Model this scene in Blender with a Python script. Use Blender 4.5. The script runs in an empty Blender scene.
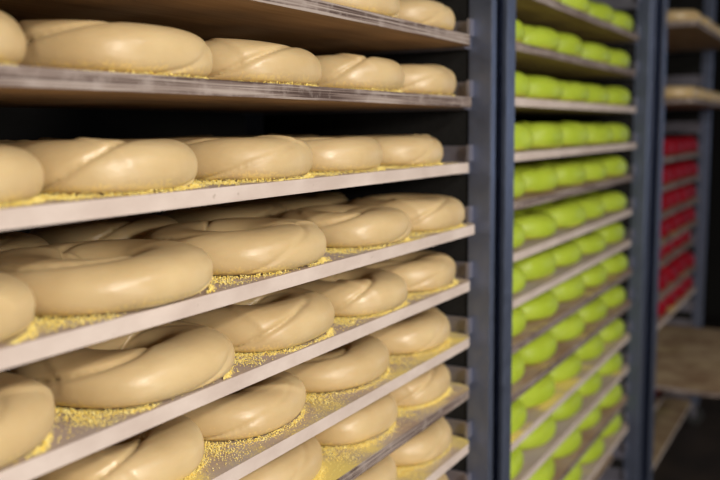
import bpy, math, random
import numpy as np
from mathutils import Vector, Matrix
random.seed(7); rng = np.random.default_rng(7)
scene = bpy.context.scene
C = scene.collection
PI = math.pi
CAMZ = 1.45
FRONT = 0.0            # y of the shelf fronts; the camera stands 0.62 m in front of them
CAMY = -0.62

# ---------------------------------------------------------------- camera maths (only used to leave out what the photo does not show)
F_PX, PITCH, YAW, ROLL = 865.46, .126887, .518286, .0109256
def cam_axes():
    fh = Vector((math.cos(YAW), math.sin(YAW), 0)); r0 = Vector((math.sin(YAW), -math.cos(YAW), 0))
    f = fh*math.cos(PITCH) - Vector((0,0,1))*math.sin(PITCH)
    u0 = r0.cross(f)
    c, s = math.cos(ROLL), math.sin(ROLL)
    # image x axis and up axis after roll
    r = r0*c - u0*s
    u = u0*c + r0*s
    return f, r, u
FWD, RIGHT, UP = cam_axes()
CAM = Vector((0, CAMY, CAMZ))
def project(p):
    d = Vector(p) - CAM
    z = d.dot(FWD)
    if z < 0.05: return (-9999, -9999)
    return (360 + F_PX*d.dot(RIGHT)/z, 240 - F_PX*d.dot(UP)/z)
def seen(x, y, z, r=.12, margin=70):
    for dx in (-r, r):
        for dz in (-.0, .055):
            u, v = project((x+dx, y, z+dz))
            if -margin < u < 720+margin and -margin < v < 480+margin: return True
    return False

# ---------------------------------------------------------------- material helpers
def new_mat(name):
    m = bpy.data.materials.new(name); m.use_nodes = True
    nt = m.node_tree; b = nt.nodes['Principled BSDF']
    return m, nt, b
def N(nt, t, **kw):
    n = nt.nodes.new(t)
    for k, v in kw.items(): setattr(n, k, v)
    return n
def noise(nt, vec, scale, detail=3, rough=.5, stretch=None):
    n = N(nt, 'ShaderNodeTexNoise'); n.inputs['Scale'].default_value = scale
    n.inputs['Detail'].default_value = detail; n.inputs['Roughness'].default_value = rough
    if stretch:
        mp = N(nt, 'ShaderNodeMapping'); mp.inputs['Scale'].default_value = stretch
        nt.links.new(vec, mp.inputs['Vector']); vec = mp.outputs[0]
    nt.links.new(vec, n.inputs['Vector']); return n.outputs['Fac']
def ramp(nt, fac, stops):
    r = N(nt, 'ShaderNodeValToRGB')
    while len(r.color_ramp.elements) < len(stops): r.color_ramp.elements.new(.5)
    for e, (p, c) in zip(r.color_ramp.elements, stops):
        e.position = p; e.color = (*c, 1) if len(c) == 3 else c
    nt.links.new(fac, r.inputs[0]); return r.outputs[0]
def mix(nt, fac, a, b):
    m = N(nt, 'ShaderNodeMix', data_type='RGBA')
    if isinstance(fac, float): m.inputs[0].default_value = fac
    else: nt.links.new(fac, m.inputs[0])
    for s, v in ((6, a), (7, b)):
        if isinstance(v, tuple): m.inputs[s].default_value = (*v, 1)
        else: nt.links.new(v, m.inputs[s])
    return m.outputs[2]
def bump(nt, b, h, strength, dist):
    bp = N(nt, 'ShaderNodeBump'); bp.inputs['Strength'].default_value = strength; bp.inputs['Distance'].default_value = dist
    nt.links.new(h, bp.inputs['Height']); nt.links.new(bp.outputs[0], b.inputs['Normal'])

def coords(nt, rand=True):
    """object coordinates, offset by a per-object random so copies differ"""
    tc = N(nt, 'ShaderNodeTexCoord')
    if not rand: return tc.outputs['Object']
    oi = N(nt, 'ShaderNodeObjectInfo')
    ml = N(nt, 'ShaderNodeMath', operation='MULTIPLY'); ml.inputs[1].default_value = 37.0
    nt.links.new(oi.outputs['Random'], ml.inputs[0])
    ad = N(nt, 'ShaderNodeVectorMath', operation='ADD')
    nt.links.new(tc.outputs['Object'], ad.inputs[0]); nt.links.new(ml.outputs[0], ad.inputs[1])
    return ad.outputs[0]

def dough_mat(name, c0, c1, base_dust, sss=.12, rough=.36, spec=.5, dusty=.5):
    m, nt, b = new_mat(name)
    v = coords(nt)
    f = noise(nt, v, 14, 4)
    col = ramp(nt, f, [(.3, c0), (.7, c1)])
    # semolina clinging to the foot of the piece
    tc = N(nt, 'ShaderNodeTexCoord'); sx = N(nt, 'ShaderNodeSeparateXYZ'); nt.links.new(tc.outputs['Object'], sx.inputs[0])
    low = N(nt, 'ShaderNodeMapRange'); low.inputs['From Min'].default_value = .017; low.inputs['From Max'].default_value = .002
    nt.links.new(sx.outputs['Z'], low.inputs['Value'])
    sp = noise(nt, v, 260, 2)
    sp2 = noise(nt, v, 25, 2)
    mm = N(nt, 'ShaderNodeMath', operation='MULTIPLY'); nt.links.new(low.outputs[0], mm.inputs[0]); nt.links.new(sp2, mm.inputs[1])
    ad = N(nt, 'ShaderNodeMath', operation='ADD'); nt.links.new(mm.outputs[0], ad.inputs[0]); nt.links.new(sp, ad.inputs[1])
    k = ramp(nt, ad.outputs[0], [(.68, (0,0,0)), (.98, (dusty,)*3)])
    col = mix(nt, k, col, base_dust)
    nt.links.new(col, b.inputs['Base Color'])
    b.inputs['Roughness'].default_value = rough
    b.inputs['Specular IOR Level'].default_value = spec
    b.inputs['Subsurface Weight'].default_value = sss
    b.inputs['Subsurface Radius'].default_value = (.02, .010, .004)
    b.inputs['Subsurface Scale'].default_value = .6
    rr = ramp(nt, noise(nt, v, 30, 3), [(.3, (rough-.06,)*3), (.75, (rough+.14,)*3)])
    nt.links.new(rr, b.inputs['Roughness'])
    h = noise(nt, v, 38, 4, .55, (1, 1, 2.2))
    bump(nt, b, h, .22, .004)
    return m
M = {}
M['dough'] = dough_mat('plain dough', (.57,.41,.205), (.66,.50,.27), (.90,.68,.22))
M['green'] = dough_mat('green dough', (.39,.51,.035), (.46,.585,.055), (.85,.70,.15), .06, .42, .3)
M['red'] = dough_mat('red dough', (.26,.003,.010), (.34,.005,.016), (.55,.25,.15), .05, .5, .2, dusty=.3)

def board_top(name, wood, flour, yellow, amount, stain=None):
    m, nt, b = new_mat(name)
    v = coords(nt)
    grain = noise(nt, v, 18, 5, .6, (.35, 5, 5))
    w = ramp(nt, grain, [(.3, wood), (.7, tuple(min(1, c*1.45) for c in wood))])
    dust = noise(nt, v, 9, 5, .62)
    k = ramp(nt, dust, [(.36, (.25,)*3), (.60, (.9,)*3)])
    col = mix(nt, k, w, flour)
    big = noise(nt, v, 6, 3, .5); fine = noise(nt, v, 420, 2, .6)
    ad = N(nt, 'ShaderNodeMath', operation='MULTIPLY_ADD'); ad.inputs[1].default_value = .42
    nt.links.new(fine, ad.inputs[0]); nt.links.new(big, ad.inputs[2])
    ky = ramp(nt, ad.outputs[0], [(.88-amount*.34, (0,0,0)), (1.02-amount*.34, (.85,)*3)])
    col = mix(nt, ky, col, yellow)
    nt.links.new(col, b.inputs['Base Color']); b.inputs['Roughness'].default_value = .85
    b.inputs['Specular IOR Level'].default_value = .2
    bump(nt, b, fine, .3, .001)
    return m
def board_side(name, pale):
    m, nt, b = new_mat(name)
    v = coords(nt)
    if pale:
        col = ramp(nt, noise(nt, v, 22, 4, .6, (.5, 1, 1)), [(.3, (.53,.435,.385)), (.7, (.66,.565,.51))])
        sp = ramp(nt, noise(nt, v, 90, 2), [(.70, (0,0,0)), (.78, (.6,)*3)])
        col = mix(nt, sp, col, (.36,.28,.22))
        bump(nt, b, noise(nt, v, 60, 3), .25, .001)
    else:
        layers = noise(nt, v, 1.0, 2, .5, (5, 5, 420))
        col = ramp(nt, layers, [(.38, (.075,.048,.040)), (.5, (.20,.15,.13)), (.62, (.38,.32,.285))])
        patch = ramp(nt, noise(nt, v, 40, 4, .6, (1, 1, 1)), [(.5, (0,0,0)), (.68, (.55,)*3)])
        col = mix(nt, patch, col, (.40,.34,.31))
        bump(nt, b, layers, .5, .001)
    nt.links.new(col, b.inputs['Base Color']); b.inputs['Roughness'].default_value = .7
    b.inputs['Specular IOR Level'].default_value = .3
    return m
m, nt, b = new_mat('raw board underside'); v = coords(nt)
nt.links.new(ramp(nt, noise(nt, v, 14, 5, .6, (.3, 4, 4)), [(.3, (.30,.17,.075)), (.7, (.46,.29,.15))]), b.inputs['Base Color'])
b.inputs['Roughness'].default_value = .8; M['under'] = m
Y = (.95,.77,.20)
M['top_pale'] = board_top('floured board', (.34,.25,.19), (.50,.42,.385), Y, .10)
M['top_meal'] = board_top('board dusted with cornmeal', (.36,.25,.17), (.50,.42,.37), Y, .62)
M['top_brown'] = board_top('worn brown board', (.25,.13,.065), (.44,.34,.27), Y, .25)
M['top_bare'] = board_top('bare floury board', (.17,.09,.045), (.50,.38,.23), (.50,.40,.18), .3)
M['side_pale'] = board_side('pale sealed board edge', True)
M['side_ply'] = board_side('layered plywood edge', False)

m, nt, b = new_mat('cornmeal'); v = coords(nt, False)
nt.links.new(ramp(nt, noise(nt, v, 300, 1), [(.35, (.97,.74,.13)), (.65, (1.0,.90,.40))]), b.inputs['Base Color'])
b.inputs['Roughness'].default_value = .6; M['meal'] = m
def metal(name, c, rough=.42, met=.35):
    m, nt, b = new_mat(name); v = coords(nt)
    f = noise(nt, v, 25, 4, .6, (1, 1, .3))
    nt.links.new(ramp(nt, f, [(.3, tuple(x*.82 for x in c)), (.7, c)]), b.inputs['Base Color'])
    b.inputs['Metallic'].default_value = met
    nt.links.new(ramp(nt, noise(nt, v, 60, 3), [(.3, (rough-.08,)*3), (.7, (rough+.1,)*3)]), b.inputs['Roughness'])
    return m
M['post'] = metal('blue grey rack steel', (.20,.235,.34), .45, .75)
M['post_brown'] = metal('grey brown rack steel', (.13,.11,.10), .5, .3)
M['rail'] = metal('rail steel', (.36,.35,.42), .40, .7)
M['gap_shade'] = metal('near-black shade sheet', (.005,.0045,.004), .9, 0)
M['rubber'] = metal('caster rubber', (.03,.03,.03), .7, 0)
def plain(name, c0, c1, sc, rough=.9):
    m, nt, b = new_mat(name); v = coords(nt, False)
    nt.links.new(ramp(nt, noise(nt, v, sc, 5), [(.3, c0), (.7, c1)]), b.inputs['Base Color']); b.inputs['Roughness'].default_value = rough
    return m
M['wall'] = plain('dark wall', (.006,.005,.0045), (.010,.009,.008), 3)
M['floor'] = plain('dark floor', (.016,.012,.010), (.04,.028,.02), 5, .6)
M['ceiling'] = plain('dim ceiling', (.05,.045,.04), (.07,.065,.06), 3)
m, nt, b = new_mat('lamp diffuser'); b.inputs['Base Color'].default_value = (.9,.9,.9,1)
b.inputs['Emission Color'].default_value = (1,.95,.88,1); b.inputs['Emission Strength'].default_value = 2.0; M['lamp'] = m

# ---------------------------------------------------------------- mesh helpers
class MB:
    def __init__(s): s.v = []; s.f = []; s.m = []; s.sm = []
    def add(s, vs, fs, mat=0, smooth=False):
        o = len(s.v); s.v += [tuple(p) for p in vs]
        for f in fs: s.f.append([i+o for i in f]); s.m.append(mat); s.sm.append(smooth)
    def box(s, x0, y0, z0, x1, y1, z1, mat=0):
        vs = [(x,y,z) for z in (z0,z1) for y in (y0,y1) for x in (x0,x1)]
        s.add(vs, [(0,2,3,1),(4,5,7,6),(0,1,5,4),(2,6,7,3),(0,4,6,2),(1,3,7,5)], mat)
    def prism(s, pts, z0, z1, mside=0, mtop=0, mbot=0):
        n = len(pts)
        vs = [(x,y,z0) for x,y in pts] + [(x,y,z1) for x,y in pts]
        s.add(vs, [(i, (i+1)%n, n+(i+1)%n, n+i) for i in range(n)], mside)
        s.add(vs, [tuple(range(n, 2*n))], mtop); s.add(vs, [tuple(range(n-1,-1,-1))], mbot)
    def cyl(s, c, axis, r, h, n=24, mat=0):
        ax = Vector(axis).normalized(); a = ax.orthogonal().normalized(); b = ax.cross(a)
        c = Vector(c); vs = []
        for k in (-.5, .5):
            for i in range(n): vs.append(c + ax*h*k + (a*math.cos(2*PI*i/n)+b*math.sin(2*PI*i/n))*r)
        s.add(vs, [(i,(i+1)%n,n+(i+1)%n,n+i) for i in range(n)], mat, True)
        s.add(vs, [tuple(range(n-1,-1,-1)), tuple(range(n,2*n))], mat)
    def mesh(s, name, mats):
        me = bpy.data.meshes.new(name); me.from_pydata(s.v, [], s.f)
        for m in mats: me.materials.append(m)
        me.polygons.foreach_set('material_index', s.m); me.polygons.foreach_set('use_smooth', s.sm)
        me.update(); return me
def link(name, me, parent=None, loc=(0,0,0), rz=0.0):
    o = bpy.data.objects.new(name, me); C.objects.link(o); o.location = loc; o.rotation_euler = (0,0,rz)
    if parent: o.parent = parent
    return o
def tag(o, label=None, cat=None, group=None, kind=None):
    for k, v in (('label',label),('category',cat),('group',group),('kind',kind)):
        if v: o[k] = v
    return o
def bevel(o, w, seg=2):
    b = o.modifiers.new('bevel', 'BEVEL'); b.width = w; b.segments = seg; b.limit_method = 'ANGLE'; b.angle_limit = .8
    return o

# ---------------------------------------------------------------- room
def room(name, x0,y0,z0,x1,y1,z1, mat):
    b = MB(); b.box(x0,y0,z0,x1,y1,z1); o = link(name, b.mesh(name, [M[mat]])); tag(o, kind='structure'); return o
X0, X1, Y0, Y1, ZC = -2.5, 7.0, -3.6, 1.9, 3.0
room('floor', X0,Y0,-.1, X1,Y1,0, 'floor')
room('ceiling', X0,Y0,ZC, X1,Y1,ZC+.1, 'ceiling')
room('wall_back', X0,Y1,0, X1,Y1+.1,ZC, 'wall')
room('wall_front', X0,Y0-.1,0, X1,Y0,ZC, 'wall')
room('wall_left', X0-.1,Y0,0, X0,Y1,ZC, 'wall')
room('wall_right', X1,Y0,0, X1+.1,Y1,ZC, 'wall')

# ---------------------------------------------------------------- racks
PW, PD = .036, .046        # upright width and depth
def post_mesh(open_dir, w=PW):
    """C-channel upright, mouth towards open_dir (+1 right, -1 left)"""
    t = .004; lip = .010
    pts = [(0,0),(w,0),(w,lip),(w-t,lip),(w-t,t),(t,t),(t,PD-t),(w-t,PD-t),(w-t,PD-lip),(w,PD-lip),(w,PD),(0,PD)]
    # shallow rib down the front face
    if open_dir < 0: pts = [(w-x, y) for x, y in reversed(pts)]
    b = MB(); b.prism(pts, .11, 2.12)
    return b
def make_rack(x_in0, x_in1, levels, label, depth=.60, w_l=PW, w_r=PW):
    """x_in0/x_in1: inner faces of the side frames; levels: z of the board tops"""
    root = bpy.data.objects.new('bakery_rack', None); C.objects.link(root)
    root.location = ((x_in0+x_in1)/2, FRONT+depth/2-.03, 0)
    tag(root, label, 'rack')
    ox, oy = root.location.x, root.location.y
    yf = -.026; yb = depth-.10
    for side in (0, 1):
        w = w_l if side == 0 else w_r
        for y in (yf, yb):
            me = post_mesh(-1 if side == 0 else 1, w).mesh('post', [M['post']])
            x = x_in0 - w if side == 0 else x_in1
            o = link('post', me, root, (x-ox, y-oy, 0)); bevel(o, .0012, 2)
    for side in (0, 1):
        for z in levels:
            b = MB(); zb = z-.0186; s = 1 if side == 0 else -1
            x = x_in0 if side == 0 else x_in1
            xa, xb = sorted((x, x+s*.0035)); b.box(xa-ox, .016-oy, zb-.002, xb-ox, yb+.03-oy, z+.030)
            xa, xb = sorted((x, x+s*.030)); b.box(xa-ox, .016-oy, zb-.0035, xb-ox, yb+.03-oy, zb-.0006)
            # folded front tab
            xa, xb = sorted((x, x+s*.019)); 
            b.box(xa-ox, .010-oy, z+.0015, xb-ox, .016-oy, z+.032)
            link('rail', b.mesh('rail', [M['rail']]), root)
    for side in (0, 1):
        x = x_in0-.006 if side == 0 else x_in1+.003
        b = MB(); b.box(x-ox, yf+PD+.001-oy, .16, x+.003-ox, yb-.001-oy, 2.07); link('shade_sheet', b.mesh('shade_sheet', [M['gap_shade']]), root)  # added near-black sheet, stands in for the darkness at the rack sides
    for side in (0, 1):
        w = w_l if side == 0 else w_r
        x = x_in0-w if side == 0 else x_in1
        for z in (.11, 2.085):
            b = MB(); b.box(x-ox+.004, yf+PD-oy, z, x+w-ox-.004, yb-oy, z+.035)
            link('side_bar', b.mesh('side_bar', [M['post']]), root)
    for z in (.11, 2.085):
        for y in (yb+.005,) if z < 1 else (yf+.005, yb+.005):
            b = MB(); b.box(x_in0-ox, y-oy, z, x_in1-ox, y+.035-oy, z+.035)
            link('cross_bar', b.mesh('cross_bar', [M['post']]), root)
    for x in (x_in0-w_l/2, x_in1+w_r/2):
        for y in (yf+PD/2, yb+PD/2):
            b = MB(); b.cyl((x-ox, y-oy, .045), (1,0,0), .045, .026); 
            c = link('caster', b.mesh('caster', [M['rubber']]), root)
            b = MB(); b.box(x-ox-.017, y-oy-.012, .04, x-ox-.0135, y-oy+.012, .11); b.box(x-ox+.0135, y-oy-.012, .04, x-ox+.017, y-oy+.012, .11)
            b.box(x-ox-.02, y-oy-.02, .10, x-ox+.02, y-oy+.02, .11)
            link('caster_fork', b.mesh('caster_fork', [M['rail']]), c)
    return root
R1 = [-.281,-.169,-.057,.063,.179,.287,.396,.497,.606,.712,.82,.93,1.04,1.15]
R2 = [-.40,-.29,-.178,-.063,.052,.157,.268,.371,.467,.574,.686,.795,.900,1.003,1.11,1.21]
R3 = [-.47,-.365,-.205,-.098,.01,.12,.229,.333,.44,.537,.653,.758,.862,.958,1.08,1.19,1.32]
Z = lambda d: CAMZ - d
make_rack(.235, 1.542, [Z(d) for d in R1], 'nearest blue grey steel rack loaded with boards of plain dough rings', w_r=.024)
make_rack(1.672, 2.948, [Z(d) for d in R2], 'middle steel rack holding boards of lime green dough rings', w_l=.048)
make_rack(3.235, 4.345, [Z(d) for d in R3], 'farthest steel rack holding boards of red dough rings', w_l=.045)

# ---------------------------------------------------------------- boards
BT = .018
def board(x0, x1, z, top, side, label, group, y0=0.0, depth=.50, rz=0.0, rad=.034):
    cx, cy = (x0+x1)/2, y0+depth/2; hx, hy = (x1-x0)/2, depth/2
    pts = []
    for sx, sy, a0 in ((1,1,0),(-1,1,90),(-1,-1,180),(1,-1,270)):
        for k in range(9):
            a = math.radians(a0+k*90/8); pts.append((sx*(hx-rad)+rad*math.cos(a), sy*(hy-rad)+rad*math.sin(a)))
    b = MB(); b.prism(pts, -BT, 0, 0, 1, 2)
    o = link('proofing_board', b.mesh('proofing_board', [M[side], M[top], M['under']]), None, (cx, cy, z), rz)
    bevel(o, .003 if side == 'side_pale' else .0012, 3)
    tag(o, label, 'board', group); return o

# ---------------------------------------------------------------- dough rings
def ring_mesh(name, mat, a=.120, b=.112, w=.0415, top=.053, nt=176, npf=60, lob=2, tw=3, depth=.13, seed=0):
    r = random.Random(seed)
    a0, b0 = a-w, b-w
    ph0 = r.uniform(0, 6.28); th0 = r.uniform(0, 6.28)
    cs = [(k, r.uniform(-1,1)*.018, r.uniform(0,6.28)) for k in (1,2,3,4)]
    hs = [(k, r.uniform(-1,1)*.035, r.uniform(0,6.28)) for k in (1,2,3,5)]
    ds = [(k, r.uniform(.2,.5), r.uniform(0,6.28)) for k in (1,2)]
    vs = []
    cz = top*.44
    for i in range(nt):
        th = 2*PI*i/nt
        rr = 1+sum(A*math.sin(k*th+p) for k, A, p in cs)
        ww = w*(1+sum(A*math.sin(k*th+p) for k, A, p in hs))
        fade = min(1.15, max(.35, .8+sum(A*math.sin(k*th+p) for k, A, p in ds)))
        for j in range(npf):
            ph = 2*PI*j/npf
            s = (lob*ph + tw*th + ph0 + .5*math.sin(2*th+ph0)) % (2*PI)
            if s > PI: s -= 2*PI
            g = math.exp(-abs(s)/.17)
            lobe = -depth*fade*g + .035*fade*(1-math.cos(s))*.5
            # the overlapping rope end
            d = (th-th0-.55*math.cos(ph)+PI) % (2*PI)-PI
            lap = .10*math.exp(-d/.45) if d > 0 else .10*math.exp(d/.045)
            q = 1+lobe+lap*max(0, math.sin(ph)+.45)/1.45
            cx = math.cos(ph); sz = math.sin(ph)
            x = ww*q*math.copysign(abs(cx)**(.86 if sz >= 0 else .50), cx)
            if sz >= 0: z = cz+(top-cz)*q*sz**.93
            else: z = cz-cz*(abs(sz)**.75)
            z = max(z, 0.0)
            R_ = (a0*rr+x, b0*rr+x)
            ct, st = math.cos(th), math.sin(th)
            sq = .87      # rings proofed side by side turn slightly square
            vs.append((R_[0]*math.copysign(abs(ct)**sq, ct), R_[1]*math.copysign(abs(st)**sq, st), z))
    fs = []
    for i in range(nt):
        for j in range(npf):
            k = (i+1)%nt; l = (j+1)%npf
            fs.append((i*npf+j, k*npf+j, k*npf+l, i*npf+l))
    mb = MB(); mb.add(vs, fs, 0, True)
    return mb.mesh(name, [mat])
plain_meshes = [ring_mesh('dough_ring', M['dough'], seed=s, lob=l, tw=t, depth=d) for s, l, t, d in
                ((1,2,-3,.20),(2,2,-3,.17),(3,2,-2,.20),(4,2,-3,.17),(5,3,-4,.15),(6,2,-2,.18))]
green_meshes = [ring_mesh('green_dough_ring', M['green'], .1215, .102, .046, .060, 72, 30, 2, -3, .12, seed=s) for s in (11,12,13)]
red_meshes = [ring_mesh('red_dough_ring', M['red'], .104, .098, .043, .060, 60, 26, 2, -3, .12, seed=s) for s in (21,22)]

ORD = ['', 'first', 'second', 'third', 'fourth', 'fifth', 'sixth', 'seventh', 'eighth', 'ninth', 'tenth', 'eleventh', 'twelfth', 'thirteenth', 'fourteenth']
def solve_cx(px, z, yc, a, b):
    """ring centre so that its right-hand outline falls where the photo has it"""
    lo, hi = -.5, 3
    for _ in range(40):
        m_ = (lo+hi)/2
        u = max(project((m_+a*math.copysign(abs(math.cos(t))**.87, math.cos(t)), yc+b*math.copysign(abs(math.sin(t))**.87, math.sin(t)), z+.024))[0] for t in [k*PI/24 for k in range(48)])
        if u < px: lo = m_
        else: hi = m_
    return (lo+hi)/2
# near rack: board end x, board front y, side, top, right outlines of the rings from the post leftwards, inset
near = [
 (-.169, 1.526,  .000, 'side_ply',  'top_brown', [455, 402, None, None], .008, .2),
 (-.057, 1.536,  .000, 'side_ply',  'top_brown', [461, 404, 320, 211, 23], .004, .35),
 ( .063, 1.524,  .000, 'side_pale', 'top_pale',  [443, 390, 317, 199, 41], .006, .8),
 ( .179, 1.535, -.008, 'side_pale', 'top_pale',  [466, 410, 325, 215, 34], .000, .8),
 ( .287, 1.532,  .000, 'side_pale', 'top_pale',  [458, 411, 333, 233, 52], .002, 1.2),
 ( .396, 1.532,  .000, 'side_pale', 'top_meal',  [453, 391, 306, 219, None], .014, 1.2),
 ( .497, 1.532,  .000, 'side_ply',  'top_meal',  [452, 408, 322, None], .018, 1.6),
 ( .606, 1.532,  .000, 'side_pale', 'top_meal',  [455, 400, None], .014, .8),
 ( .712, 1.530,  .000, 'side_pale', 'top_pale',  [466, None], .014, .5)]
side_word = {'side_pale': 'pale-edged', 'side_ply': 'layered plywood'}
meal_places = {}
cnt = 0
for bi, (d, xe, yf, side, top, rights, inset, meal) in enumerate(near):
    z = Z(d); lv = ORD[bi+1]
    board(.262, xe, z, top, side, f'{side_word[side]} board, {lv} from the top of the nearest rack, under plain dough rings', 'boards in the nearest rack', yf)
    places = []; A = [.120]*len(rights); xs = []
    ins = [inset+random.uniform(-.004, .005) for _ in rights]
    if bi in (3, 4): ins = [v_-(.012 if k >= 3 else 0) for k, v_ in enumerate(ins)]
    for it in range(4):
        xs = []
        for i, px in enumerate(rights):
            yc = yf+ins[i]+A[i]*.93
            cx = solve_cx(px, z, yc, A[i], A[i]*.93) if px else xs[-1]-.243
            cx = min(cx, xe-A[i]-.004) if i == 0 else min(cx, xs[-1]-.218)
            xs.append(cx)
        gaps = [xs[k]-xs[k+1] for k in range(len(xs)-1)] or [.24]
        A = [min(.124, max(.108, .5*min(gaps[max(0, k-1)], gaps[min(k, len(gaps)-1)])-.0005)) for k in range(len(xs))]
    for i, cx in enumerate(xs):
        a, b_ = A[i], A[i]*.93
        s = a/.120
        yc = yf+ins[i]+b_
        if cx < .262+.09 or not seen(cx, yc, z): continue
        flip = PI if cnt % 2 else 0
        o = link('dough_ring', plain_meshes[cnt*5 % 6], None, (cx, yc, z), flip+random.uniform(-.08,.08))
        o.scale = (s, s, random.uniform(.96, 1.05)); cnt += 1
        places.append((cx, yc, a, b_))
        tag(o, f'plain dough ring in front row, {ORD[i+1]} from right post, {lv} board of nearest rack', 'dough ring', 'plain dough rings in the nearest rack')
    meal_places[bi] = (z, yf, xe, places, meal)
    # second row, half hidden behind
    xs = [p[0] for p in places]
    for i, x in enumerate(xs):
        cx = min(x+random.uniform(-.012, .002), xe-.125); yc = yf+inset+.112*2+.106+.012
        o = link('dough_ring', plain_meshes[(cnt*5+2) % 6], None, (cx, yc, z), random.choice((0, PI))+random.uniform(-.08,.08))
        sc = random.uniform(.91, .94); o.scale = (sc, sc, 1); cnt += 1
        tag(o, f'half-hidden plain dough ring, back row, {ORD[i+1]} from right post, {lv} board of nearest rack', 'dough ring', 'plain dough rings in the nearest rack')

# loose cornmeal round the feet of the front rings: one heap of grains per board
octv = np.array([(1,0,0),(0,1,0),(-1,0,0),(0,-1,0),(0,0,1),(0,0,-1)], float)
octf = np.array([(0,1,4),(1,2,4),(2,3,4),(3,0,4),(1,0,5),(2,1,5),(3,2,5),(0,3,5)])
for bi, (z, yf, xe, places, meal) in meal_places.items():
    P = []
    for pi_, (cx, cy, a, b_) in enumerate(places):
        loc_meal = meal*rng.uniform(.6, 1.3)
        n = int(1500*loc_meal)
        th = rng.uniform(PI*.95, PI*2.05, n)
        clump = .5+.5*np.sin(3*th+rng.uniform(0,6))
        off = np.abs(rng.normal(0, .0025+.004*clump*min(1, loc_meal), n))
        ex, ey = a-.0065+off, b_-.0065+off
        px_ = cx+ex*np.sign(np.cos(th))*np.abs(np.cos(th))**.87; py_ = cy+ey*np.sign(np.sin(th))*np.abs(np.sin(th))**.87
        pz = z+np.clip(.0045-off*.6, .0004, None)*rng.uniform(.1, 1, n)
        P.append(np.stack([px_, py_, pz], 1))
        n = int(120*meal)
        px_ = cx+rng.uniform(-.13, .13, n); py_ = yf+.004+rng.beta(1.4, 2.0, n)*.06
        P.append(np.stack([px_, py_, np.full(n, z+.0005)], 1))
        # heap in the gap between two rings
        n = int(500*meal)
        px_ = cx-a+rng.normal(0, .012, n); py_ = cy-b_*.55+rng.normal(0, .022, n)
        P.append(np.stack([px_, py_, z+np.abs(rng.normal(0, .0008, n))+.0004], 1))
    if not P: continue
    P = np.concatenate(P); P = P[(P[:,1] > yf+.003) & (P[:,0] < xe-.004) & (P[:,0] > .27)]
    r_ = rng.uniform(.0005, .00105, (len(P),1,1))
    V = (octv[None]*r_*rng.uniform(.7, 1.3, (len(P),6,1))+P[:,None,:])
    F_ = (octf[None]+np.arange(len(P))[:,None,None]*6).reshape(-1,3)
    me = bpy.data.meshes.new('cornmeal'); me.from_pydata(V.reshape(-1,3).tolist(), [], F_.tolist()); me.materials.append(M['meal'])
    o = link('cornmeal', me)
    tag(o, f'yellow cornmeal scattered round dough rings on the {ORD[bi+1]} board of the nearest rack', 'cornmeal', None, 'stuff')

# middle rack
kinds2 = ['side_ply','side_ply','side_pale','side_pale','side_ply','side_pale','side_pale','side_ply','side_ply','side_pale','side_pale','side_ply','side_pale']
tops2  = ['top_brown','top_brown','top_brown','top_pale','top_brown','top_pale','top_pale','top_brown','top_brown','top_meal','top_pale','top_brown','top_pale']
for bi, d in enumerate(R2[1:14]):
    z = Z(d); x0 = 1.682; xe = 2.928+random.uniform(-.01, .004)
    yf = random.uniform(-.004, .006)
    w_ = 'brown-edged' if kinds2[bi] == 'side_ply' else 'pale-edged'
    board(x0, xe, z, tops2[bi], kinds2[bi], f'{w_} board, {ORD[bi+1]} from the top of the middle rack, under green dough rings', 'boards in the middle rack', yf)
    sh = random.uniform(-.006, .006)
    for row in (0, 1):
        for i in range(5):
            cx = xe-.119+sh-i*.2465+random.uniform(-.006, .006); yc = yf+.004+.1+row*.208+random.uniform(0, .008)
            cx = min(max(cx, x0+.119), xe-.119)
            if not seen(cx, yc, z): continue
            o = link('dough_ring', green_meshes[(bi*5+i*2+row) % 3], None, (cx, yc, z), random.choice((0, PI))+random.uniform(-.1,.1))
            sc = random.uniform(.96, 1.0); o.scale = (sc, sc, random.uniform(.95, 1.08))
            tag(o, f'green dough ring, {"front" if row == 0 else "back"} row, {ORD[5-i]} from left, {ORD[bi+1]} board of middle rack', 'dough ring', 'green dough rings in the middle rack')

# far rack
far = [(1,'dough',-.12,'side_ply'),(3,'dough',-.12,'side_ply'),(5,'red',0,'side_ply'),(6,'red',0,'side_ply'),(7,'red',0,'side_ply'),(8,'red',0,'side_ply'),
       (9,'red',.02,'side_ply'),(10,'red',0,'side_ply'),(11,'red',0,'side_pale'),(14,'red',0,'side_pale')]
for bi, (k, kind, yo, side) in enumerate(far):
    z = Z(R3[k]); x0 = 3.255; xe = 4.325; yf = yo
    w_ = 'brown-edged' if side == 'side_ply' else 'pale-edged'
    cw = 'plain' if kind == 'dough' else 'red'
    lab = f'{w_} board, {ORD[bi+1]} from the top of the farthest rack, under {cw} dough rings'
    board(x0, xe, z, 'top_brown', side, lab, 'boards in the farthest rack', yf)
    for row in (0, 1):
        for i in range(5):
            cx = xe-.108-i*.2115; yc = yf-.002+.1+row*.212
            me = red_meshes[(i+bi+row) % 2] if kind == 'red' else plain_meshes[(i+bi) % 6]
            cx = min(max(cx, x0+.11), xe-.107)
            if not seen(cx, yc, z): continue
            o = link('dough_ring', me, None, (cx, yc, z), random.choice((0, PI))+random.uniform(-.1,.1))
            sc = random.uniform(.95, .98) if kind == 'red' else .86; o.scale = (sc, sc, 1.2 if kind == 'red' else sc)
            tag(o, f'{cw} dough ring, {"front" if row == 0 else "back"} row, {ORD[5-i]} from left, {ORD[bi+1]} board of farthest rack', 'dough ring', f'{cw} dough rings in the farthest rack')
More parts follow.
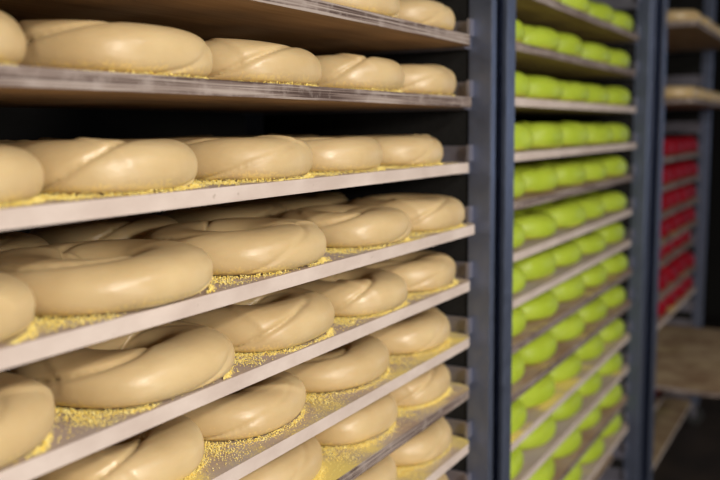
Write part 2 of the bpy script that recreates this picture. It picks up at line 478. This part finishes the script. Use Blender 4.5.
# empty board pulled forward, and the bottom boards
board(3.262, 4.325, Z(.958), 'top_bare', 'side_ply', 'empty brown floury board pulled out of the farthest rack towards the aisle', None, -.25, .50)
board(3.255, 4.325, Z(1.32), 'top_bare', 'side_pale', 'narrow floury board low in the farthest rack, under the pulled out empty board', None, .0, .13)
board(1.695, 2.91, Z(1.11), 'top_bare', 'side_ply', 'empty brown board below the lowest green dough rings in the middle rack', None, .04, .46)

# ---------------------------------------------------------------- lamps
def lamp(x, y, sx, sy, power, label, col, rz=0):
    root = bpy.data.objects.new('ceiling_lamp', None); C.objects.link(root); root.location = (x, y, ZC); root.rotation_euler = (0,0,rz); tag(root, label, 'ceiling lamp', 'ceiling lamps over the aisle')
    b = MB(); b.box(-sx/2-.03, -sy/2-.03, -.06, sx/2+.03, sy/2+.03, 0); link('housing', b.mesh('housing', [M['post']]), root)
    b = MB(); b.box(-sx/2, -sy/2, -.07, sx/2, sy/2, -.06); link('diffuser', b.mesh('diffuser', [M['lamp']]), root)
    l = bpy.data.lights.new('lamp_light', 'AREA'); l.shape = 'RECTANGLE'; l.size = sx; l.size_y = sy; l.energy = power; l.color = col
    o = bpy.data.objects.new('lamp_light', l); C.objects.link(o); o.location = (x, y, ZC-.09); o.rotation_euler = (0,0,rz)
lamp(.25, -2.7, .55, .42, 105, 'ceiling lamp behind the camera, left over the aisle', (1,.92,.82))
lamp(1.35, -2.0, .5, .40, 16, 'added unseen fill lamp over the aisle before the middle rack', (.90,.94,1.0))  # weak extra lamp, added only to brighten the green rings
# unseen area lights added behind the camera: a low fill and a lower key
def area(loc, target, sx, sy, power, col):
    l = bpy.data.lights.new('unseen_area', 'AREA'); l.shape = 'RECTANGLE'; l.size = sx; l.size_y = sy; l.energy = power; l.color = col
    o = bpy.data.objects.new('unseen_area', l); C.objects.link(o); o.location = loc
    o.rotation_euler = (Vector(target)-Vector(loc)).to_track_quat('-Z', 'Y').to_euler()
area((.7,-2.4,.85), (.9,0,1.0), .9, .8, 14, (1,.95,.88))  # added low fill for the lower boards, no known source
area((-.1,-2.75,2.0), (.9,0,1.1), .5, .45, 62, (1,.92,.82))
# unseen cool light at the aisle's far end, added to brighten the post fronts
area((6.6,-2.3,1.5), (1.5,-.3,1.2), 1.2, 1.6, 9, (.60,.73,1))
w = bpy.data.worlds.new('World'); scene.world = w; w.use_nodes = True
w.node_tree.nodes['Background'].inputs[0].default_value = (.6,.7,1,1); w.node_tree.nodes['Background'].inputs[1].default_value = .02

# ---------------------------------------------------------------- camera
cd = bpy.data.cameras.new('camera'); co = bpy.data.objects.new('camera', cd); C.objects.link(co); scene.camera = co
cd.sensor_width = 36; cd.lens = F_PX/720*36; cd.clip_start = .02
co.matrix_world = Matrix(((RIGHT.x, UP.x, -FWD.x, CAM.x), (RIGHT.y, UP.y, -FWD.y, CAM.y), (RIGHT.z, UP.z, -FWD.z, CAM.z), (0,0,0,1)))
cd.dof.use_dof = True; cd.dof.focus_distance = 1.10; cd.dof.aperture_fstop = 2.9
scene.view_settings.view_transform = 'Standard'; scene.view_settings.look = 'None'
scene.view_settings.gamma = 1; scene.view_settings.use_curve_mapping = False
scene.view_settings.exposure = -0.2
